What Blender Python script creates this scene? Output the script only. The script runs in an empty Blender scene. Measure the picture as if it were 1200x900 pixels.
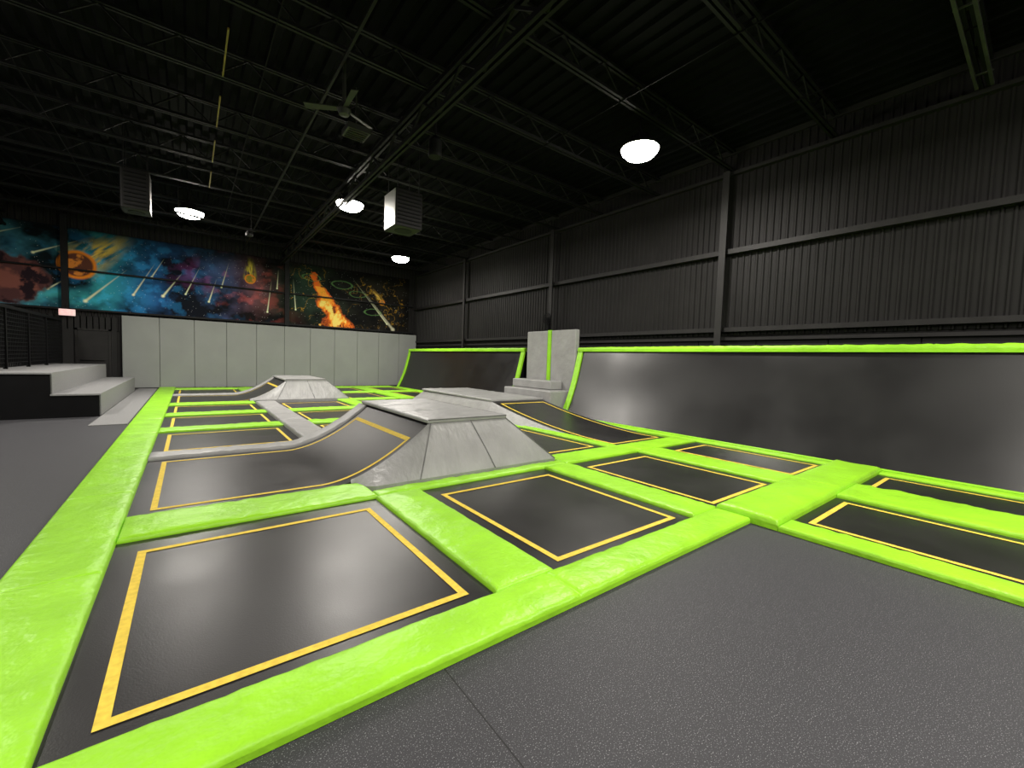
import bpy, random, math
import numpy as np
from math import *
from mathutils import Matrix, Vector, noise
random.seed(4)
scene=bpy.context.scene
COL=bpy.context.collection

# ------------------------------------------------------------ materials
def new_mat(name,color,rough=.5,spec=.5,metal=0.0,bump=None,vary=None,coat=0):
    m=bpy.data.materials.new(name);m.use_nodes=True;nt=m.node_tree
    b=nt.nodes["Principled BSDF"]
    b.inputs["Base Color"].default_value=(*color,1);b.inputs["Roughness"].default_value=rough
    b.inputs["Specular IOR Level"].default_value=spec;b.inputs["Metallic"].default_value=metal
    tc=nt.nodes.new("ShaderNodeTexCoord")
    if vary:
        sc,amt=vary
        n=nt.nodes.new("ShaderNodeTexNoise");n.inputs["Scale"].default_value=sc;n.inputs["Detail"].default_value=4
        nt.links.new(tc.outputs["Object"],n.inputs["Vector"])
        r=nt.nodes.new("ShaderNodeValToRGB")
        r.color_ramp.elements[0].position=.3;r.color_ramp.elements[1].position=.7
        r.color_ramp.elements[0].color=(*[c*(1-amt) for c in color],1)
        r.color_ramp.elements[1].color=(*[min(1,c*(1+amt)) for c in color],1)
        nt.links.new(n.outputs["Fac"],r.inputs["Fac"]);nt.links.new(r.outputs["Color"],b.inputs["Base Color"])
    if bump:
        sc,st,stretch=bump
        mp=nt.nodes.new("ShaderNodeMapping");mp.inputs["Scale"].default_value=stretch
        n2=nt.nodes.new("ShaderNodeTexNoise");n2.inputs["Scale"].default_value=sc;n2.inputs["Detail"].default_value=3
        bp=nt.nodes.new("ShaderNodeBump");bp.inputs["Strength"].default_value=st;bp.inputs["Distance"].default_value=.02
        nt.links.new(tc.outputs["Object"],mp.inputs["Vector"]);nt.links.new(mp.outputs[0],n2.inputs["Vector"])
        nt.links.new(n2.outputs["Fac"],bp.inputs["Height"]);nt.links.new(bp.outputs[0],b.inputs["Normal"])
    return m
def emis(name,color,s):
    m=bpy.data.materials.new(name);m.use_nodes=True;nt=m.node_tree
    b=nt.nodes["Principled BSDF"];b.inputs["Base Color"].default_value=(1,1,1,1)
    b.inputs["Emission Color"].default_value=(*color,1);b.inputs["Emission Strength"].default_value=s
    return m
M_green=new_mat("lime_vinyl",(.30,.67,.022),.42,.4,bump=(11,.6,(1,1,1)),vary=(3,.10))
M_grey=new_mat("grey_vinyl",(.33,.33,.325),.42,.4,bump=(9,.6,(1,1,1)),vary=(3,.10))
M_block=new_mat("grey_block_vinyl",(.30,.30,.295),.42,.4,bump=(9,.8,(1.6,1,.35)),vary=(3,.10))
M_pipe=new_mat("grey_piping",(.16,.16,.16),.5,.3,vary=(3,.10))
M_wallpad=new_mat("grey_wall_vinyl",(.265,.275,.265),.5,.3,bump=(3,.15,(1,1,1)),vary=(1.5,.05))
M_yellow=new_mat("yellow_webbing",(.74,.54,.07),.7,.2,vary=(30,.15))
M_black=new_mat("black_paint",(.004,.004,.0045),.7,.12,vary=(5,.2))
M_steel=new_mat("black_painted_steel",(.009,.009,.010),.6,.2,vary=(5,.2))
M_girt=new_mat("charcoal_girt",(.015,.014,.014),.55,.3,vary=(5,.2))
M_wall=new_mat("charcoal_wall_metal",(.0115,.0108,.0106),.6,.22,vary=(2,.15))
M_wain=new_mat("charcoal_wainscot",(.015,.0145,.0145),.6,.25,vary=(2,.15))
M_ceil=new_mat("black_deck",(.0032,.0034,.0042),.8,.08,vary=(3,.25))
M_white=new_mat("white_enamel",(.36,.36,.345),.45,.4,vary=(6,.05))
M_carpet=new_mat("grey_carpet",(.25,.25,.25),.9,.1,bump=(120,.4,(1,1,1)),vary=(60,.2))
M_lens=emis("led_lens",(1,.93,.82),70)
M_red=emis("exit_red",(1,.05,.05),1.2)
M_exit=emis("exit_face",(1,.5,.5),.4)

def bed_mat(name,lo,hi,r0,r1,spec,sc=1.3):
    m=new_mat(name,lo,.5,spec);nt=m.node_tree;b=nt.nodes["Principled BSDF"]
    tc=nt.nodes.new("ShaderNodeTexCoord")
    n=nt.nodes.new("ShaderNodeTexNoise");n.inputs["Scale"].default_value=sc;n.inputs["Detail"].default_value=8
    nt.links.new(tc.outputs["Object"],n.inputs["Vector"])
    r=nt.nodes.new("ShaderNodeValToRGB");r.color_ramp.elements[0].position=.35;r.color_ramp.elements[1].position=.75
    r.color_ramp.elements[0].color=(*lo,1);r.color_ramp.elements[1].color=(*hi,1)
    nt.links.new(n.outputs["Fac"],r.inputs["Fac"]);nt.links.new(r.outputs[0],b.inputs["Base Color"])
    mr=nt.nodes.new("ShaderNodeMapRange");mr.inputs["From Min"].default_value=.3;mr.inputs["From Max"].default_value=.7
    mr.inputs["To Min"].default_value=r0;mr.inputs["To Max"].default_value=r1
    nt.links.new(n.outputs["Fac"],mr.inputs["Value"]);nt.links.new(mr.outputs[0],b.inputs["Roughness"])
    w=nt.nodes.new("ShaderNodeTexNoise");w.inputs["Scale"].default_value=160;w.inputs["Detail"].default_value=2
    nt.links.new(tc.outputs["Object"],w.inputs["Vector"])
    bp=nt.nodes.new("ShaderNodeBump");bp.inputs["Strength"].default_value=.2;bp.inputs["Distance"].default_value=.003
    nt.links.new(w.outputs["Fac"],bp.inputs["Height"]);nt.links.new(bp.outputs[0],b.inputs["Normal"])
    return m
M_bed=bed_mat("trampoline_mesh_bed",(.012,.0113,.0118),(.021,.020,.0205),.32,.40,.52)
M_bed2=bed_mat("slanted_mesh_bed",(.0045,.0043,.0044),(.008,.0078,.0078),.30,.37,.6)
def floor_mat():
    m=new_mat("speckled_rubber_floor",(.05,.05,.055),.6,.35);nt=m.node_tree;b=nt.nodes["Principled BSDF"]
    tc=nt.nodes.new("ShaderNodeTexCoord")
    n=nt.nodes.new("ShaderNodeTexNoise");n.inputs["Scale"].default_value=210;n.inputs["Detail"].default_value=1
    nt.links.new(tc.outputs["Object"],n.inputs["Vector"])
    r=nt.nodes.new("ShaderNodeValToRGB");e=r.color_ramp.elements
    e[0].position=.35;e[0].color=(.032,.032,.036,1);e[1].position=.64;e[1].color=(.045,.045,.050,1)
    x=e.new(.70);x.color=(.26,.26,.27,1)
    nt.links.new(n.outputs["Fac"],r.inputs["Fac"])
    sx=nt.nodes.new("ShaderNodeSeparateXYZ");nt.links.new(tc.outputs["Object"],sx.inputs[0])
    def mth(op,a,bv):
        k=nt.nodes.new("ShaderNodeMath");k.operation=op
        for i,v in enumerate((a,bv)):
            if v is None: continue
            if isinstance(v,(int,float)):k.inputs[i].default_value=v
            else: nt.links.new(v,k.inputs[i])
        return k.outputs[0]
    a=mth('ADD',sx.outputs["X"],-.90+36.0);a=mth('MODULO',a,3.6);a=mth('LESS_THAN',a,.006)
    mx=nt.nodes.new("ShaderNodeMix");mx.data_type='RGBA';mx.inputs[7].default_value=(.012,.012,.012,1)
    nt.links.new(a,mx.inputs[0]);nt.links.new(r.outputs[0],mx.inputs[6]);nt.links.new(mx.outputs[2],b.inputs["Base Color"])
    return m
M_floor=floor_mat()

# ------------------------------------------------------------ mesh helpers
class MB:
    def __init__(s): s.v=[];s.f=[];s.m=[]
    def add(s,vs,fs,mi=0):
        o=len(s.v);s.v+=[tuple(p) for p in vs];s.f+=[tuple(i+o for i in f) for f in fs];s.m+=[mi]*len(fs)
    def box(s,x0,x1,y0,y1,z0,z1,mi=0):
        s.add([(x0,y0,z0),(x1,y0,z0),(x1,y1,z0),(x0,y1,z0),(x0,y0,z1),(x1,y0,z1),(x1,y1,z1),(x0,y1,z1)],
          [(0,3,2,1),(4,5,6,7),(0,1,5,4),(1,2,6,5),(2,3,7,6),(3,0,4,7)],mi)
    def bar(s,a,b,w,mi=0,h=None):
        a=Vector(a);b=Vector(b);d=(b-a).normalized();h=h or w
        up=Vector((0,0,1)) if abs(d.z)<.9 else Vector((0,1,0))
        r=d.cross(up).normalized()*w/2;u=r.cross(d).normalized()*h/2
        vs=[a-r-u,a+r-u,a+r+u,a-r+u,b-r-u,b+r-u,b+r+u,b-r+u]
        s.add(vs,[(0,3,2,1),(4,5,6,7),(0,1,5,4),(1,2,6,5),(2,3,7,6),(3,0,4,7)],mi)
    def lathe(s,c,prof,n=24,mi=0):
        o=[];fs=[]
        for r,z in prof:
            for i in range(n):
                a=2*pi*i/n;o.append((c[0]+r*cos(a),c[1]+r*sin(a),c[2]+z))
        for j in range(len(prof)-1):
            for i in range(n):
                k=(i+1)%n;fs.append((j*n+i,j*n+k,(j+1)*n+k,(j+1)*n+i))
        s.add(o,fs,mi)
    def grid(s,P,mi=0,flip=False):
        nu=len(P);nv=len(P[0]);vs=[p for r in P for p in r];fs=[]
        for i in range(nu-1):
            for j in range(nv-1):
                q=(i*nv+j,(i+1)*nv+j,(i+1)*nv+j+1,i*nv+j+1)
                fs.append(q[::-1] if flip else q)
        s.add(vs,fs,mi)
    def obj(s,name,mats,parent=None,smooth=False,bevel=0,segs=2,origin=True):
        me=bpy.data.meshes.new(name);me.from_pydata(s.v,[],s.f)
        for m in (mats if isinstance(mats,(list,tuple)) else [mats]): me.materials.append(m)
        me.polygons.foreach_set("material_index",s.m)
        if smooth: me.polygons.foreach_set("use_smooth",[True]*len(s.f))
        me.update()
        ob=bpy.data.objects.new(name,me);COL.objects.link(ob)
        if parent: ob.parent=parent
        if bevel:
            md=ob.modifiers.new("bevel","BEVEL");md.width=bevel;md.segments=segs;md.limit_method='ANGLE'
            me.polygons.foreach_set("use_smooth",[True]*len(s.f))
            md.harden_normals=True
        return ob
def empty(name,loc=(0,0,0)):
    e=bpy.data.objects.new(name,None);COL.objects.link(e);e.location=loc;e.empty_display_size=.2;return e

def coords(a,b,r,step,seams=()):
    L=b-a;c=[0,.15*r,.45*r,r]
    n=max(1,int(round((L-2*r)/step)))
    c+=[r+(L-2*r)*i/n for i in range(1,n)]
    c+=[L-r,L-.45*r,L-.15*r,L]
    for s in seams:
        for d in (-.025,-.008,0,.008,.025):
            c.append(s-a+d)
    c=sorted(x for x in set(round(x,4) for x in c) if 0<=x<=L)
    return [a+x for x in c]
def pad_into(mb,x0,x1,y0,y1,z0,h,f=None,mi=0,wr=.0035,seamstep=1.9,rad=.028):
    r=min(rad,(x1-x0)/3,(y1-y0)/3)
    lx=x1-x0;ly=y1-y0
    sx=[];sy=[]
    if lx>ly:
        n=max(1,int(round(lx/seamstep)));sx=[x0+lx*i/n for i in range(1,n)]
    else:
        n=max(1,int(round(ly/seamstep)));sy=[y0+ly*i/n for i in range(1,n)]
    X=coords(x0,x1,r,.055,sx);Y=coords(y0,y1,r,.055,sy)
    P=[]
    for x in X:
        row=[]
        for y in Y:
            d=min(x-x0,x1-x,y-y0,y1-y)
            e=sqrt(max(0,1-(1-min(d/r,1))**2))
            dn=min(x-x0,x1-x)if lx<ly else min(y-y0,y1-y)
            u=sin(pi*(x-x0)/lx);v=sin(pi*(y-y0)/ly)
            z=z0+h*(.5+.5*e)+.006*min(u,v)*min(1,d/r)
            t=(y if lx<ly else x)
            pk=noise.noise(Vector((t*13,dn*3,x0*3+y0)))
            z+=wr*3.0*pk*exp(-dn/.12)*min(1,d/r)*1.4
            z+=wr*1.8*noise.noise(Vector((x*5,y*5,3.1)))*min(1,d/r)
            for s in sx: z-=.010*exp(-((x-s)/.008)**2)*e
            for s in sy: z-=.010*exp(-((y-s)/.008)**2)*e
            if f: z+=f(x,y)
            row.append((x,y,z))
        P.append(row)
    mb.grid(P,mi)
    def base(p): return (p[0],p[1],z0+(f(p[0],p[1]) if f else 0))
    for edge,fl in ((P[0],True),(P[-1],False)):
        mb.grid([[base(p) for p in edge],edge],mi,flip=fl)
    for j,fl in ((0,False),(-1,True)):
        edge=[r_[j] for r_ in P]
        mb.grid([[base(p) for p in edge],edge],mi,flip=fl)

def patch(mb,x0,x1,y0,y1,f,off,nx=1,ny=1,mi=0):
    mb.grid([[(x0+(x1-x0)*i/nx,y0+(y1-y0)*j/ny,f(x0+(x1-x0)*i/nx,y0+(y1-y0)*j/ny)+off) for j in range(ny+1)] for i in range(nx+1)],mi)
BZ=.022
def trampoline(name,x0,x1,y0,y1,ins=(.13,.13,.10,.22),f=None,nx=1,ny=1):
    f0=f or (lambda x,y:0)
    mb=MB();patch(mb,x0,x1,y0,y1,f0,BZ,max(nx,6),max(ny,6))
    ob=mb.obj(name,M_bed,smooth=True)
    l,r,b,t=ins;w=.047
    xa,xb,ya,yb=x0+l,x1-r,y0+b,y1-t
    mb=MB()
    for (a,b_,c,d) in ((xa,xb,ya,ya+w),(xa,xb,yb-w,yb),(xa,xa+w,ya+w,yb-w),(xb-w,xb,ya+w,yb-w)):
        patch(mb,a,b_,c,d,f0,BZ+.004,nx,ny)
    mb.obj("yellow_lines",M_yellow,parent=ob)
    return ob

# ------------------------------------------------------------ room
XW=9.2;YB=20.0;XL=-9.0;YF=-6.0;ZC=6.0;ZW=6.08
mb=MB();mb.box(XL,XW,YF,YB,-.1,0);mb.obj("floor",M_floor)

def corrugated(name,axis,const,a0,a1,z0,z1,period,depth,mat,sgn):
    mb=MB();pts=[];n=int((a1-a0)/period)
    for i in range(n):
        s=a0+i*period
        for fr,d in ((0,0),(.55,0),(.68,depth),(.87,depth),):
            pts.append((s+fr*period,d))
    pts.append((a1,0))
    P=[]
    for a,d in pts:
        c=const+sgn*d
        P.append([(c,a,z0),(c,a,z1)] if axis=='x' else [(a,c,z0),(a,c,z1)])
    mb.grid(P);return mb
mb=corrugated("w",'x',XW-.03,YF,YB,2.1,ZC,.13,.024,M_wall,-1)
mb.box(XW,XW+.1,YF,YB,0,ZW)
w=mb.obj("wall_right",M_wall)
mb=MB()
y=YF
while y<YB-.01:
    mb.box(XW-.05,XW,y+.006,min(y+1.22,YB)-.006,0,2.0);y+=1.22
mb.obj("wainscot_panels",M_wain,parent=w,bevel=.006)
mb=MB()
mb.box(XW-.12,XW-.03,YF,YB,1.99,2.05);mb.box(XW-.16,XW-.03,YF,YB,2.17,2.26)
mb.box(XW-.19,XW-.03,YF,YB,3.80,3.90)
mb.box(XW-.15,XW-.03,YF,YB,5.45,5.52);mb.box(XW-.10,XW-.03,YF,YB,5.90,6.05)
mb.obj("trim_right_girts",M_girt)
mb=MB()
for yc in (-.75,4.45,9.75,15.0):
    mb.box(XW-.28,XW-.265,yc-.07,yc+.07,0,5.5);mb.box(XW-.265,XW-.19,yc-.01,yc+.01,0,5.5)
mb.obj("steel_wall_columns",M_girt)

mb=corrugated("w",'y',YB-.03,XL,XW-.04,2.0,ZC,.15,.03,M_wall,-1)
mb.box(XL,XW,YB,YB+.1,0,ZW)
w=mb.obj("wall_back",M_wall)
mb=MB();mb.box(XL,-2.0,YB-.06,YB-.03,0,2.45);mb.obj("wainscot_back",M_wain,parent=w)
mb=MB()
for xc in (-3.2,3.25): mb.box(xc-.08,xc+.08,YB-.22,YB-.10,2.6,5.7)
for z in (3.95,): mb.box(XL,XW-.3,YB-.18,YB-.08,z-.025,z+.025)
mb.box(XL,XW-.3,YB-.2,YB-.07,2.62,2.68)
mb.obj("trim_back_girts",M_steel)
mb=MB();mb.box(XL-.1,XL,YF,YB,0,ZW);mb.obj("wall_left",M_wall)
mb=MB();mb.box(XL,XW,YF-.1,YF,0,ZW);mb.obj("wall_front",M_wall)

mb=MB();P=[];x=XL
while x<XW-.01:
    for fr,d in ((0,0),(.10,0),(.13,.045),(.22,.045),(.25,0)):
        if x+fr<XW: P.append([(x+fr,YF,ZC+d),(x+fr,YB,ZC+d)])
    x+=.25
mb.grid(P,flip=True);mb.box(XL,XW,YF,YB,ZC+.06,ZC+.12)
mb.obj("ceiling",M_ceil)

JY=[.87+1.775*k for k in range(-3,11)]
for k,yj in enumerate(JY):
    mb=MB()
    for z in (5.56,5.94):
        for s in (-.035,.035):
            mb.box(XL,XW-.05,yj+s-.02,yj+s+.02,z-.022,z+.022)
    x=XL+.1;up=True
    while x<XW-.5:
        a=(x,yj,5.57 if up else 5.93);b=(x+.42,yj,5.93 if up else 5.57)
        mb.bar(a,b,.022);x+=.42;up=not up
    mb.obj("ceiling_joist",M_steel)
for gx in (3.0,-4.5):
    mb=MB()
    for z in (5.10,5.495):
        mb.box(gx-.065,gx-.02,YF,YB,z-.035,z+.035);mb.box(gx+.02,gx+.065,YF,YB,z-.035,z+.035)
    y=YF+.05;up=True
    while y<YB-.5:
        mb.bar((gx,y,5.08 if up else 5.48),(gx,y+.59,5.48 if up else 5.08),.035);y+=.59;up=not up
    mb.obj("roof_girder",M_steel)
mb=MB()
for bx in (-6.5,-2,.9,5.4,7.4):
    mb.bar((bx,YF+.1,5.527),(bx,YB-.1,5.527),.014)
mb.obj("joist_bridging",M_black)
mb=MB()
mb.bar((1.7,YF+.1,5.44),(1.7,YB-.1,5.44),.035)
mb.obj("sprinkler_pipe",M_steel)
M_cond=new_mat("galvanised_conduit",(.10,.10,.10),.4,.5,metal=.4,vary=(5,.2))
mb=MB()
for yy in (.79,.94):
    mb.lathe((0,0,0),[(.001,0)],3) if False else None
    mb.bar((4.5,yy,5.50),(8.95,yy,5.50),.035)
for xx in (5.2,6.9,8.6): mb.bar((xx,.76,5.525),(xx,.97,5.525),.02)
mb.obj("electrical_conduit",M_cond)
M_gas=new_mat("yellow_pipe_paint",(.30,.22,.03),.5,.3,vary=(5,.2))
mb=MB();y=YF+.2
while y<13:
    mb.bar((.42,y,5.47),(.42,y+1.15,5.47),.02);y+=1.775
mb.obj("yellow_gas_line",M_gas)

# ------------------------------------------------------------ mural (painted panel on the back wall)
def vnoise(x,y,seed):
    rng=np.random.RandomState(seed);G=rng.rand(256,256)
    xi=np.floor(x).astype(int);yi=np.floor(y).astype(int);fx=x-xi;fy=y-yi
    fx=fx*fx*(3-2*fx);fy=fy*fy*(3-2*fy);g=lambda a,b:G[a%256,b%256]
    return (g(xi,yi)*(1-fx)+g(xi+1,yi)*fx)*(1-fy)+(g(xi,yi+1)*(1-fx)+g(xi+1,yi+1)*fx)*fy
def fbm(x,y,seed,o=5):
    s=0;a=.5;t=0
    for i in range(o):
        s=s+a*vnoise(x*2**i+31*i,y*2**i+17*i,seed+i);t+=a;a*=.55
    return s/t
mx0,mx1,mz0,mz1=-6.5,8.7,2.68,5.3
NX,NZ=1300,230
gx=np.linspace(mx0,mx1,NX);gz=np.linspace(mz0,mz1,NZ)
Xg,Zg=np.meshgrid(gx,gz,indexing='ij')
C=np.zeros((NX,NZ,3))
def wgt(c,w): return np.exp(-((Xg-c)/w)**2)[...,None]
base=[(-6,2.2,(.05,.08,.12)),(-4.2,1.0,(.015,.12,.17)),(-2.4,1.0,(.01,.12,.15)),(-.9,1.1,(.012,.07,.22)),(.8,.9,(.03,.05,.12)),(2.1,.7,(.08,.03,.03)),(3.6,1.0,(.008,.02,.012)),(5.2,1.0,(.008,.012,.007)),(7.4,1.4,(.012,.010,.007))]
for c,w_,col in base: C+=wgt(c,w_)*np.array(col)
n1=fbm(Xg*.9+5,Zg*1.1,3);n2=fbm(Xg*1.8,Zg*2,11);n3=fbm(Xg*3+9,Zg*3,21)
C*=np.clip((n1[...,None]-.34)*4.8,.05,1.7)
red=np.clip((n2-.54)*8,0,1)*np.exp(-((Xg-1.9)/1.1)**2);C+=red[...,None]*np.array((.22,.035,.025))
tl=np.clip((n3-.52)*6,0,1)*np.exp(-((Xg+1.5)/2.2)**2);C+=tl[...,None]*np.array((.01,.11,.26))
gt=np.clip((n1-.5)*6,0,1)*np.exp(-((Xg+3.3)/1.2)**2);C+=gt[...,None]*np.array((.02,.20,.15))
pu=np.clip((n2-.50)*6,0,1)*np.exp(-((Xg-.3)/.9)**2)*np.exp(-((Zg-4.3)/.5)**2);C+=pu[...,None]*np.array((.10,.02,.10))
st=np.random.RandomState(8).rand(NX,NZ);C+=((st>.9975)*.6)[...,None]*np.array((1,1,1))
def over(mask,col):
    global C
    m=np.clip(mask,0,1)[...,None];C=C*(1-m)+np.array(col)*m
def streak(xa,za,xb,zb,w,col,head=True):
    dx,dz=xb-xa,zb-za;L=hypot(dx,dz);ux,uz=dx/L,dz/L
    s=(Xg-xa)*ux+(Zg-za)*uz;d=np.abs(-(Xg-xa)*uz+(Zg-za)*ux)
    t=s/L;inside=(t>0)&(t<1)
    wid=w*(.25+.75*(1-np.clip(t,0,1)));m=inside*np.clip(1-d/wid,0,1)*(1-np.clip(t,0,1))**.7*1.2
    over(m,col)
    if head: over(np.clip(1.4-np.hypot(Xg-xa,Zg-za)/w,0,1),[min(1,c*1.2) for c in col])
pale=(.74,.78,.50)
for a in ((-2.75,2.95,-1.7,4.15,.055),(-3.9,4.35,-2.9,4.9,.04),(-1.55,3.3,-.95,4.5,.04),(-.75,3.35,-.2,4.25,.05),(-1.05,4.0,-.7,4.7,.03),(-.1,3.5,.35,4.6,.03),(.6,3.3,.85,4.2,.035),
          (1.0,3.9,1.25,4.9,.03),(-3.6,3.25,-3.0,3.8,.035),(2.55,3.1,2.7,4.4,.035),(2.9,4.1,2.95,4.9,.03),(7.6,3.0,6.0,4.9,.035),(3.6,3.3,3.5,4.6,.03),(-4.9,4.7,-4.1,5.1,.04)):
    streak(*a,pale)
streak(7.9,2.75,6.4,4.5,.09,(.45,.42,.30))
def fireball(cx,cz,r,tx,tz,ctail,rock,rim=(.85,.25,.02)):
    dx,dz=tx-cx,tz-cz;L=hypot(dx,dz);ux,uz=dx/L,dz/L
    s=(Xg-cx)*ux+(Zg-cz)*uz;d=-(Xg-cx)*uz+(Zg-cz)*ux
    t=np.clip(s/L,-.3,1);fl=fbm(s*.8/r+3,d*3.2/r+7,41)
    w_=r*(1.25-t*.75);m=(s>-.2*r)&(s<L)
    over(m*np.clip(1.35-np.abs(d)/w_,0,1)*np.clip((1-t)*1.6,0,1)*np.clip(fl*4-1.3,0,1),ctail)
    over(m*np.clip(1.1-np.abs(d)/(w_*.6),0,1)*np.clip((.9-t)*1.5,0,1)*np.clip(fl*5-2.2,0,1),(1,.72,.15))
    rr=np.hypot(Xg-cx,Zg-cz)
    over(np.clip((r*1.18-rr)/(r*.15),0,1),rim)
    cr=fbm(Xg*1.9/r,Zg*1.9/r,52)
    over(np.clip((r*.95-rr)/(r*.12),0,1),rock)
    over(np.clip((r*.9-rr)/(r*.12),0,1)*np.clip((cr-.52)*10,0,1),(.75,.25,.04))
fireball(-2.92,4.12,.42,-1.5,5.45,(.62,.42,.05),(.12,.04,.025))
fireball(1.95,4.35,.17,1.95,5.25,(.60,.50,.03),(.25,.22,.03))
# ragged flame with its base low on the wall and tail up-left
fl=fbm(Xg*2.2+4,Zg*2.2,61);fl2=fbm(Xg*6,Zg*4,71)
ax=5.35-(Zg-2.8)*.52;wd_=.52*np.clip(1-(Zg-2.75)/2.3,0,1)**.8+.02
q=np.abs(Xg-ax+(fl-.5)*.7)/wd_
over(np.clip((1.15-q)*3,0,1)*(Zg<5.0),(.75,.13,.012))
over(np.clip((.85-q-(fl2-.5)*1.6)*3,0,1)*(Zg<4.4),(.95,.36,.03))
over(np.clip((.55-q-(fl2-.5)*2.4)*3,0,1)*(Zg<3.8),(1,.70,.16))
over(np.clip((fl2-.60)*14,0,1)*(q<1)*(Zg<3.6),(.18,.03,.01))
fireball(7.35,4.0,.12,6.8,4.65,(.6,.35,.05),(.4,.2,.05))
rr=np.hypot((Xg+4.75)/1.25,(Zg-3.5)/.85)+(n3-.5)*.5
over(np.clip((1-rr)*8,0,1),(.10,.04,.04));over(np.clip((.95-rr)*8,0,1)*np.clip((n2-.5)*8,0,1),(.26,.09,.07));over(np.clip((.95-rr)*8,0,1)*np.clip((.47-n3)*10,0,1),(.02,.01,.015))
for cx,cz,ra,rb in ((5.5,4.6,.42,.16),(6.2,4.25,.35,.13),(4.2,4.75,.35,.14),(6.9,3.5,.4,.15)):
    q=np.hypot((Xg-cx)/ra,(Zg-cz)/rb)+(n3-.5)*.5
    over(np.clip(1-np.abs(q-1)/.15,0,1)*.8,(.10,.22,.07))
ln=np.clip(1-np.abs(n2-.5)/.013,0,1)*((Xg>3.4)&(Xg<8.5))*np.clip((n1-.4)*6,0,1);over(ln*.75,(.55,.30,.02))
C*=np.clip((5.3-Zg)/.5,.0,1)[...,None]**.6
C=np.clip(C*1.1,0,1)
me=bpy.data.meshes.new("space_mural")
verts=np.stack([Xg,np.full_like(Xg,YB-.068),Zg],-1).reshape(-1,3)
idx=np.arange(NX*NZ).reshape(NX,NZ)
F_=np.stack([idx[:-1,:-1],idx[1:,:-1],idx[1:,1:],idx[:-1,1:]],-1).reshape(-1,4)
me.vertices.add(len(verts));me.vertices.foreach_set("co",verts.ravel())
me.loops.add(F_.size);me.loops.foreach_set("vertex_index",F_.ravel().astype(np.int32))
me.polygons.add(len(F_));me.polygons.foreach_set("loop_start",np.arange(0,F_.size,4,dtype=np.int32))
try: me.polygons.foreach_set("loop_total",np.full(len(F_),4,dtype=np.int32))
except Exception: pass
me.update(calc_edges=True)
ca=me.color_attributes.new("paint",'FLOAT_COLOR','POINT')
ca.data.foreach_set("color",np.concatenate([C.reshape(-1,3),np.ones((NX*NZ,1))],1).ravel().astype(np.float32))
mm=bpy.data.materials.new("mural_paint");mm.use_nodes=True;nt=mm.node_tree;b=nt.nodes["Principled BSDF"];b.inputs["Roughness"].default_value=.7;b.inputs["Specular IOR Level"].default_value=.15
at=nt.nodes.new("ShaderNodeAttribute");at.attribute_name="paint"
nt.links.new(at.outputs["Color"],b.inputs["Base Color"])
me.materials.append(mm)
ob=bpy.data.objects.new("space_mural",me);COL.objects.link(ob)

# ------------------------------------------------------------ back wall padding
pw=empty("padded_wall_panels")
for i in range(11):
    x0=-1.86+i*1.003
    mb=MB();mb.box(x0+.003,min(x0+1.0,XW-.12),YB-.20,YB-.09,.03,2.55);mb.obj("wall_pad_%d"%(i+1),M_wallpad,parent=pw,bevel=.018,segs=3)

# ------------------------------------------------------------ court
A0,A1=-.42,1.42;B0,B1=1.88,3.62;C0,C1=4.05,5.60;D0,D1=6.15,7.38;E1=7.56
rows=[(1.92,3.95),(4.5,6.75),(7.2,8.95),(9.4,11.1),(11.55,13.25),(13.75,16.0),(16.5,18.7)]
PH=.055
for k,(ya,yb) in enumerate(rows):
    if k not in (1,5):
        trampoline("trampoline",A0,A1,ya,yb)
        trampoline("trampoline",B0,B1,ya,yb)
    if k==0:
        trampoline("trampoline",C0,C1,ya,yb);trampoline("trampoline",D0,D1,ya,yb)
    elif k in (1,5):
        trampoline("trampoline",C0,C1-.15,ya,yb)
    elif k in (2,3):
        trampoline("trampoline",C0,5.1,ya,yb)
    else:
        trampoline("trampoline",C0,C1,ya,yb)
    if k>=5 or k==4: trampoline("trampoline",D0,D1,max(ya,12.6),yb)
trampoline("trampoline",4.30,5.60,-.9,1.38,ins=(.12,.12,.2,.10))
trampoline("trampoline",6.35,7.38,-.9,1.38,ins=(.12,.12,.2,.10))
trampoline("trampoline",4.30,5.60,-3.9,-1.4,ins=(.12,.12,.2,.10))
trampoline("trampoline",6.35,7.38,-3.9,-1.4,ins=(.12,.12,.2,.10))

fp=empty("trampoline_frame_padding")
cnt=[0]
def gpad(x0,x1,y0,y1,h=PH,mat=None,z0=.004,**k):
    mb=MB();pad_into(mb,x0,x1,y0,y1,z0,h,**k);cnt[0]+=1
    return mb.obj("frame_pad_%d"%cnt[0],mat or M_green,parent=fp,smooth=True)
gpad(-.88,A0,1.60,19.75)
gpad(A0,4.02,1.60,1.92)
gpad(4.02,E1,1.38,1.92,h=.10,rad=.045)
gpad(4.02,4.30,-4.1,1.38)
gpad(5.60,6.35,-4.1,1.38,h=.07)
gpad(7.38,E1,-4.1,1.38)
gpad(4.30,5.60,-1.4,-.9);gpad(6.35,7.38,-1.4,-.9)
gpad(A1,B0,1.92,3.95);gpad(B1,C0,1.92,3.95);gpad(C1,D0,1.92,3.95)
gpad(7.38,E1,1.92,7.75)
gpad(A0,1.45,3.95,4.47);gpad(4.02,7.38,3.95,4.42);gpad(1.45,4.02,3.95,4.13)
for a,b_ in ((8.95,9.4),(11.1,11.55),(13.25,13.75)):
    gpad(A0,A1,a,b_)
    gpad(B0,B1,a,b_) if b_<13.5 else None
    gpad(B1,5.1 if b_<12 else 5.5,a,b_)
gpad(B1+.38,5.5,6.75,7.2)
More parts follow.
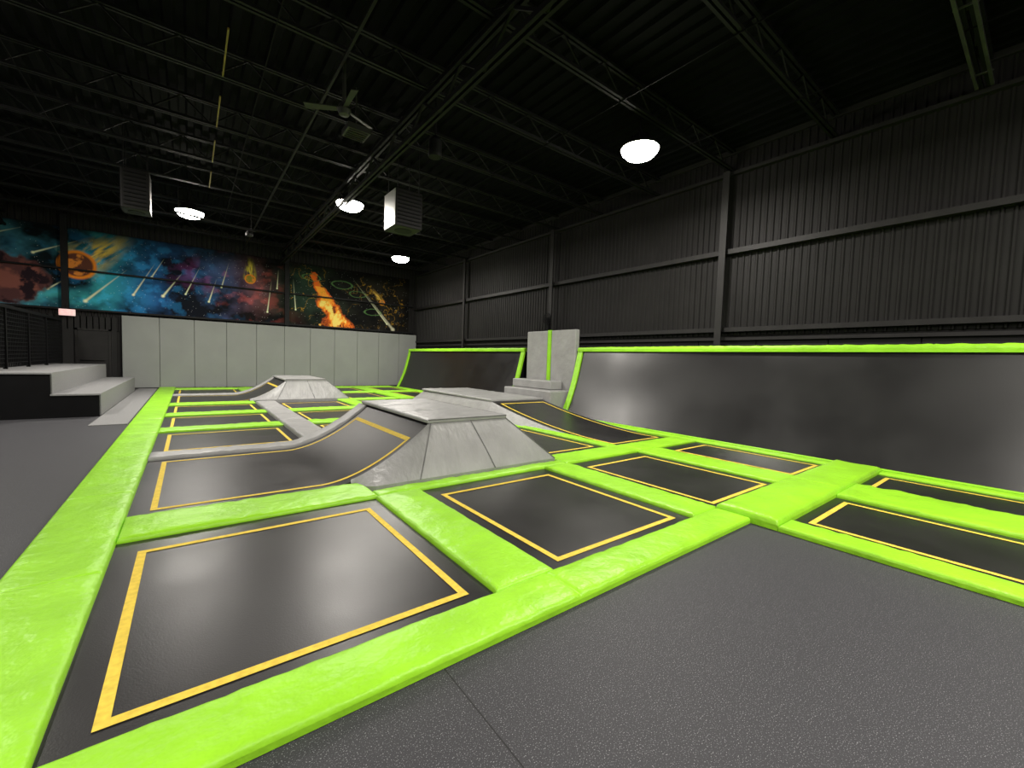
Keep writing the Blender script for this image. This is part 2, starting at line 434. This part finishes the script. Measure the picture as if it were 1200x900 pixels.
for a,b_ in ((16.0,16.5),(18.7,19.3)):
    gpad(A0,A1,a,b_) if a>17 else gpad(A0,A1,a+.35,b_)
    gpad(B0 if a<17 else A1,7.5,a,b_)
for k in (2,3,4):
    ya,yb=rows[k];gpad(A1,B0,ya,yb+.45 if k<4 else yb,mat=M_grey,h=.09);gpad(B1,C0,ya,yb)
gpad(A1,B0,16.5,18.7);gpad(B1+.4,C0,13.75,16);gpad(B1,C0,16.5,18.7);gpad(C1,D0,13.3,16);gpad(C1,D0,16.5,18.7)
gpad(5.45,5.68,4.42,6.75)
gpad(C1,7.5,12.3,12.6);gpad(7.38,7.55,12.6,18.7)

# ------------------------------------------------------------ quarter-pipe + grey platform blocks
def block(dy,zt=.60):
    name="padded_launch_block"
    def prof(x,y=0):
        if x<1.10: return 0
        return zt*((x-1.10)/1.20)**1.7
    yb0,yb1=4.5+dy,6.75+dy
    tb=trampoline("curved_trampoline",A0,2.28,yb0,yb1,ins=(.14,.20,.14,.12),f=prof,nx=36,ny=2)
    mb=MB();pad_into(mb,A0,2.26,yb1,yb1+.34,.01,.06,f=prof,seamstep=3);mb.obj("edge_pad",M_grey,parent=tb,smooth=True)
    mb=MB()
    X0,X1,XT0,XT1=1.34,3.98,2.30,3.38
    YF0,YFT,YBT,YB0=4.14+dy,4.55+dy,6.95+dy,7.3+dy
    zb=.085;N=22
    top=[];bot=[]
    for i in range(N+1):
        t=i/N;x=X0+(XT0-X0)*t
        top.append((x,4.48+dy+.07*t,prof(x)+BZ+.03))
        s=min(1,t/.26);s=s*s*(3-2*s);yb_=(4.46+dy)*(1-s)+YF0*s
        bot.append((X0+(1.98-X0)*t,yb_,.03+.055*s))
    M=24
    for i in range(1,M+1):
        t=i/M;top.append((XT0+(XT1-XT0)*t,YFT,zt+.05));bot.append((1.98+(X1-1.98)*t,YF0,zb))
    rows_=[]
    NJ=12
    for j in range(NJ+1):
        t=j/NJ
        rr_=[]
        for b_,p in zip(bot,top):
            H=max(0,(p[2]-b_[2])/zt)
            xx=b_[0]*(1-t)+p[0]*t
            wv=(noise.noise(Vector((p[0]*9,dy,0)))*.024+noise.noise(Vector((p[0]*22,t*1.5,dy)))*.014)*sin(pi*min(1,t*1.1))
            rr_.append((xx,b_[1]*(1-t)+p[1]*t-(.014*sin(pi*t)+wv)*H,b_[2]*(1-t)+p[2]*t))
        rows_.append(rr_)
    mb.grid(rows_)
    mb.grid([[(p[0],p[1],.0) for p in bot],bot])
    R=[]
    for j in range(9):
        t=j/8
        a=(X1*(1-t)+XT1*t+.015*sin(pi*t),YF0*(1-t)+YFT*t,zb*(1-t)+(zt+.05)*t);b_=(a[0],YB0*(1-t)+YBT*t,a[2])
        R.append([tuple(a[k]+(b_[k]-a[k])*s/8 for k in range(3)) for s in range(9)])
    mb.grid(R,flip=True);mb.grid([[(X1,YF0,0),(X1,YB0,0)],[(X1,YF0,zb),(X1,YB0,zb)]])
    mb.add([(XT0-.6,YB0,0),(X1,YB0,0),(X1,YB0,zb),(XT1,YBT,zt+.05),(XT0,YBT,zt+.05),(XT0-.6,YB0,zb)],[(0,1,2,3,4,5)])
    ob=mb.obj(name,M_block,smooth=True)
    mb=MB()
    n=3
    for i in range(n):
        pad_into(mb,XT0-.06,XT1+.03,YFT+(YBT-YFT)*i/n-(.03 if i==0 else 0),YFT+(YBT-YFT)*(i+1)/n,zt+.03,.045,seamstep=9)
    mb.obj("platform_top_pad",M_grey,parent=ob,smooth=True)
    mb=MB()
    for k in (22,34):
        for j in range(NJ):
            a=Vector(rows_[j][k]);b_=Vector(rows_[j+1][k]);o=Vector((0,-.003,0));mb.bar(a+o,b_+o,.009)
    # piping along the hips of the block and round the top pad
    for j in range(NJ):
        a=Vector(rows_[j][-1]);b_=Vector(rows_[j+1][-1]);mb.bar(a,b_,.014)
    zz=zt+.066
    for p,q_ in (((XT0-.05,YFT-.028,zz),(XT1+.028,YFT-.028,zz)),((XT1+.028,YFT-.028,zz),(XT1+.028,YBT,zz))):
        mb.bar(p,q_,.012)
    mb.obj("seam_piping",M_pipe,parent=ob)
block(0);block(9.4,.58)

# ramp rising away from camera to side platform
def f3(x,y):
    if y<4.9:return 0
    return .40*((y-4.9)/3.2)**1.7
trampoline("curved_trampoline",5.68,7.28,4.42,8.08,ins=(.12,.12,.16,.14),f=f3,nx=2,ny=26)
mb=MB()
z3=.44
vs=[(5.35,8.1,0),(7.28,8.1,0),(7.28,12.25,0),(5.35,12.25,0),(5.68,8.12,z3),(7.28,8.12,z3),(7.28,11.8,z3),(5.75,11.8,z3)]
mb.add(vs,[(4,5,6,7),(0,1,5,4),(1,2,6,5),(2,3,7,6),(3,0,4,7)])
L1=[];L2=[]
for i in range(15):
    y=5.2+2.9*i/14;L1.append((5.66,y,f3(0,y)+.03));L2.append((5.66-.31*(i/14),y,0.0))
mb.grid([L2,L1],flip=True)
mb.grid([[(7.30,5.2+2.9*i/14,0) for i in range(15)],[(7.30,5.2+2.9*i/14,f3(0,5.2+2.9*i/14)+.025) for i in range(15)]])
ob=mb.obj("padded_platform",M_block,bevel=0)
mb=MB()
for i in range(3):
    pad_into(mb,5.66,7.27,8.10+1.25*i,8.10+1.25*(i+1),z3-.01,.05,seamstep=9)
mb.obj("platform_top_pad",M_grey,parent=ob,smooth=True)
mb=MB();mb.box(7.31,8.06,7.85,9.85,0,.66);mb.obj("padded_step_box",M_grey,bevel=.03,segs=3)
mb=MB();mb.box(7.62,8.06,8.2,9.85,.665,.90);mb.obj("padded_step_box",M_grey,bevel=.03,segs=3)

mb=MB();mb.box(8.08,8.24,7.78,8.72,0,2.30);mb.box(8.08,8.24,8.88,9.78,0,2.30)
tp=mb.obj("tall_wall_pad",M_grey,bevel=.03,segs=3)
mb=MB();mb.box(8.075,8.245,8.73,8.87,0,2.31);mb.obj("green_stripe",M_green,parent=tp,bevel=.01)

# ------------------------------------------------------------ slanted wall trampolines
def slant(y0,y1,ends=(True,True),zfoot=.05,ztop=1.72):
    xf,xt=7.60,8.17
    def P(t):
        z=zfoot+(ztop-zfoot)*t
        x=xf+(xt-xf)*t+.10*sin(pi*t)*(1-t*.6)
        return x,z
    n=24
    mb=MB();ny=int((y1-y0)/.25)
    mb.grid([[(P(i/n)[0]+.010*noise.noise(Vector(((y0+(y1-y0)*j/ny)*.9,i/n*1.5,2)))*sin(pi*i/n),y0+(y1-y0)*j/ny,P(i/n)[1]) for j in range(ny+1)] for i in range(n+1)],flip=True)
    for yy in (y0,y1):
        vs=[(P(i/n)[0]+.02,yy,P(i/n)[1]) for i in range(n+1)]+[(8.36,yy,ztop),(8.36,yy,0),(xf,yy,0)]
        mb.add(vs,[tuple(range(len(vs)))],1)
    mb.add([(8.36,y0,0),(8.36,y1,0),(8.36,y1,ztop+.02),(8.36,y0,ztop+.02)],[(0,1,2,3)],1)
    ob=mb.obj("slanted_wall_trampoline",[M_bed2,M_black],smooth=True)
    mb=MB();pad_into(mb,xt-.06,xt+.21,y0-.02,y1+.02,ztop-.01,.11,seamstep=2.2);mb.obj("top_pad",M_green,parent=ob,smooth=True)
    mb=MB();mb.box(xf-.03,xf+.03,y0,y1,.0,.075);mb.obj("foot_pad",M_green,parent=ob,bevel=.015)
    for k,e in enumerate(ends):
        if not e: continue
        ya,yb=(y0-.02,y0+.14) if k==0 else (y1-.14,y1+.02)
        mb=MB()
        O=[];I=[]
        for i in range(n+1):
            x,z=P(i/n);O.append((x-.04,z));I.append((x+.02,z))
        mb.grid([[(x,ya,z),(x-.0,yb,z)] for x,z in O],flip=True)
        mb.grid([[(a[0],ya,a[1]),(b_[0],ya,b_[1])] for a,b_ in zip(O,I)]);mb.grid([[(a[0],yb,a[1]),(b_[0],yb,b_[1])] for a,b_ in zip(O,I)])
        mb.obj("side_pad_%d"%k,M_green,parent=ob,smooth=True)
    return ob
slant(-5.6,7.70,(False,True))
slant(9.98,18.5,(True,True))

# ------------------------------------------------------------ left steps, carpet, fence, door, exit sign
mb=MB();mb.box(-1.44,-.92,10.4,19.7,.0,.02);mb.obj("grey_carpet_runner",M_carpet)
pe=empty("stepped_platform")
mb=MB();mb.box(-2.15,-1.47,11.87,18.6,0,.44);mb.box(-7.5,-2.15,11.87,18.6,0,.86);mb.obj("base",M_black,parent=pe)
mb=MB();mb.box(-2.15,-1.45,11.85,18.6,.44,.47);mb.box(-7.5,-2.13,11.85,18.6,.86,.89)
mb.box(-1.47,-1.45,11.9,18.6,.02,.44);mb.box(-2.15,-2.13,11.9,18.6,.47,.86);mb.obj("carpet_treads",M_carpet,parent=pe)
# soft knotted net: square mesh that sags between steel posts
mb=MB()
fx=-3.1
def sag(y,z): return .03*sin((y-12)*2.1)*(z-.9)+.02*noise.noise(Vector((y*1.3,z*1.5,4)))
ys=np.arange(12.0,18.55,.09);zs=np.arange(.93,2.2,.09)
for y in ys:
    for i in range(len(zs)-1):
        mb.bar((fx+sag(y,zs[i]),y,zs[i]),(fx+sag(y,zs[i+1]),y,zs[i+1]),.015)
for z in zs:
    for i in range(len(ys)-1):
        mb.bar((fx+sag(ys[i],z),ys[i],z),(fx+sag(ys[i+1],z),ys[i+1],z),.015)
for y in (12.0,13.6,15.2,16.8,18.5): mb.bar((fx,y,.89),(fx,y,2.25),.06)
mb.bar((fx,12,2.22),(fx,18.5,2.22),.07)
mb.bar((fx,12,2.22),(-7.4,12,2.22),.06)
for x in np.arange(-7.4,fx,.09): mb.bar((x,12,.9),(x,12,2.2),.015)
for z in zs: mb.bar((fx,12,z),(-7.4,12,z),.015)
mb.obj("safety_net_fence",M_black)
mb=MB()
dx0,dx1=-2.95,-2.2
mb.box(dx0,dx1,YB-.10,YB-.065,0,1.98);de=mb.obj("door_1",M_girt)
mb=MB();mb.box(dx0-.06,dx0,YB-.13,YB-.06,0,2.04);mb.box(dx1,dx1+.06,YB-.13,YB-.06,0,2.04);mb.box(dx0-.06,dx1+.06,YB-.13,YB-.06,1.98,2.04)
mb.bar((dx0+.08,YB-.14,1.0),(dx1-.08,YB-.14,1.0),.04);mb.obj("door_frame",M_girt,parent=de)
mb=MB();mb.box(-3.34,-2.96,YB-.30,YB-.24,2.42,2.63)
ex=mb.obj("exit_sign",M_exit,bevel=.01)
cu=bpy.data.curves.new("exit_text","FONT");cu.body="EXIT";cu.size=.17;cu.extrude=.003;cu.align_x='CENTER';cu.align_y='CENTER'
to=bpy.data.objects.new("exit_letters",cu);COL.objects.link(to);cu.materials.append(M_red);to.rotation_euler=(pi/2,0,0);to.location=(-3.15,YB-.31,2.525);to.parent=ex
mb=MB();mb.bar((-3.15,YB-.27,2.62),(-3.15,YB-.27,2.80),.03);mb.bar((-3.15,YB-.27,2.80),(-3.15,YB-.24,2.80),.03);mb.obj("sign_bracket",M_steel,parent=ex)

# ------------------------------------------------------------ ceiling equipment
def highbay(x,y,z=5.2,power=230):
    mb=MB()
    mb.lathe((x,y,z),[(.001,.30),(.05,.30),(.06,.24),(.13,.22),(.15,.10),(.31,.05),(.34,.0),(.33,-.02),(.315,0.0)],28)
    for i in range(12):
        a=2*pi*i/12;mb.bar((x+.06*cos(a),y+.06*sin(a),z+.17),(x+.17*cos(a),y+.17*sin(a),z+.13),.008,h=.12)
    mb.bar((x,y,z+.3),(x,y,ZC-.02),.02)
    ob=mb.obj("high_bay_light",M_steel)
    mb=MB();mb.lathe((x,y,z),[(.315,-.0),(.30,-.07),(.24,-.13),(.13,-.17),(.001,-.18)],28);mb.obj("lens",M_lens,parent=ob,smooth=True)
    l=bpy.data.lights.new("high_bay_lamp","AREA");l.shape='DISK';l.size=.5;l.energy=power;l.color=(1,.95,.88)
    lo=bpy.data.objects.new("lamp",l);COL.objects.link(lo);lo.location=(x,y,z-.19);lo.parent=ob
for p in ((6.3,4.7),(6.4,15.5),(3.2,11.0),(.03,14.7),(3.3,-1.2),(-4.2,1.5),(6.6,-2.5),(-3.8,9.5),(-.5,-3.5)):
    highbay(*p,power=225)

def heater(x,y,z,w,d,h,face):
    mb=MB();mb.box(x-w/2,x+w/2,y-d/2,y+d/2,z-h/2,z+h/2)
    ob=mb.obj("unit_heater",M_girt,bevel=.02)
    mb=MB();mb.box(x-w/2-.012,x-w/2,y-d/2+.02,y+d/2-.02,z-h/2+.02,z+h/2-.02)
    mb.obj("side_panel",face,parent=ob)
    mb=MB()
    for i in range(9):
        zz=z-h/2+.08+i*(h-.16)/8;mb.box(x-w/2+.05,x+w/2-.05,y-d/2-.03,y-d/2,zz-.012,zz+.012)
    mb.lathe((x,y,z-h/2),[(.001,-.01),(w*.3,-.01),(w*.32,0)],20)
    for sx in (-1,1):
        for sy in (-1,1): mb.bar((x+sx*w*.4,y+sy*d*.4,z+h/2),(x+sx*w*.4,y+sy*d*.4,ZC),.015)
    mb.obj("louvres_and_rods",M_steel,parent=ob)
heater(3.85,9.2,4.66,.62,.66,.80,M_white)
heater(-.85,11.9,4.65,.45,.5,.8,M_steel)
M_fan=new_mat("fan_grey",(.04,.04,.037),.5,.4)
mb=MB();c=(1.85,6.7,5.05)
mb.lathe(c,[(.001,-.08),(.07,-.07),(.10,0),(.07,.08),(.03,.1),(.02,.92)],20)
for i in range(3):
    a=.5+2*pi*i/3;d=Vector((cos(a),sin(a),0));n=Vector((-sin(a),cos(a),0))
    p0=Vector(c)+d*.08;p1=Vector(c)+d*.56
    q=[p0-n*.035,p0+n*.035+Vector((0,0,.02)),p1+n*.05+Vector((0,0,.03)),p1-n*.05]
    mb.add([*q,*[v+Vector((0,0,.012)) for v in q]],[(0,3,2,1),(4,5,6,7),(0,1,5,4),(1,2,6,5),(2,3,7,6),(3,0,4,7)])
mb.obj("ceiling_fan",M_fan)
mb=MB();c=(3.45,6.9,5.1);mb.lathe(c,[(.001,-.16),(.11,-.16),(.12,-.12),(.11,.12),(.05,.2),(.015,.22),(.015,.85)],20);mb.obj("pendant_speaker",M_steel)
mb=MB();x,y,z=2.3,7.6,5.2
mb.box(x-.19,x+.19,y-.19,y+.19,z,z+.10)
for i in range(5): mb.box(x-.16,x+.16,y-.15+i*.07,y-.135+i*.07,z-.02,z)
mb.bar((x,y,z+.1),(x,y,ZC),.02);mb.obj("air_diffuser",M_fan,bevel=.01)
mb=MB();mb.bar((-.3,14.0,4.95),(1.5,14.0,4.82),.04);mb.bar((-.2,14.0,4.95),(-.2,14.0,ZC),.02);mb.bar((1.4,14.0,4.83),(1.4,14.0,ZC),.02)
mb.lathe((1.35,14.0,4.66),[(.001,.0),(.09,0),(.10,.06),(.05,.14)],16);mb.obj("spotlight_rail",M_girt)
mb=MB();
for i in range(24):
    a=2*pi*i/24;b_=2*pi*(i+1)/24
    for r in (.17,.11,.05): mb.bar((8.82,9.75+r*cos(a),2.75+r*sin(a)),(8.82,9.75+r*cos(b_),2.75+r*sin(b_)),.016)
for i in range(12):
    a=2*pi*i/12;mb.bar((8.82,9.75,2.75),(8.82,9.75+.17*cos(a),2.75+.17*sin(a)),.01)
mb.box(8.84,8.90,9.70,9.80,2.3,2.8);mb.obj("wall_fan",M_black)

# ------------------------------------------------------------ world + camera
wd=bpy.data.worlds.new("world");scene.world=wd;wd.use_nodes=True
wd.node_tree.nodes["Background"].inputs[0].default_value=(.05,.05,.055,1);wd.node_tree.nodes["Background"].inputs[1].default_value=.3
def basis(yaw,pit,rol):
    F=Vector((sin(yaw)*cos(pit),cos(yaw)*cos(pit),-sin(pit)));R0=Vector((cos(yaw),-sin(yaw),0));U0=R0.cross(F)
    R=cos(rol)*R0-sin(rol)*U0;U=sin(rol)*R0+cos(rol)*U0;return F,R,U
F,R,U=basis(radians(37.67),radians(3.12),radians(-1.84))
cam=bpy.data.cameras.new("camera");cam.sensor_width=36;cam.lens=490/1200*36;cam.clip_start=.05
co=bpy.data.objects.new("camera",cam);COL.objects.link(co)
co.matrix_world=Matrix(((R.x,U.x,-F.x,0),(R.y,U.y,-F.y,0),(R.z,U.z,-F.z,1.4),(0,0,0,1)))
scene.camera=co
scene.view_settings.view_transform='Standard'
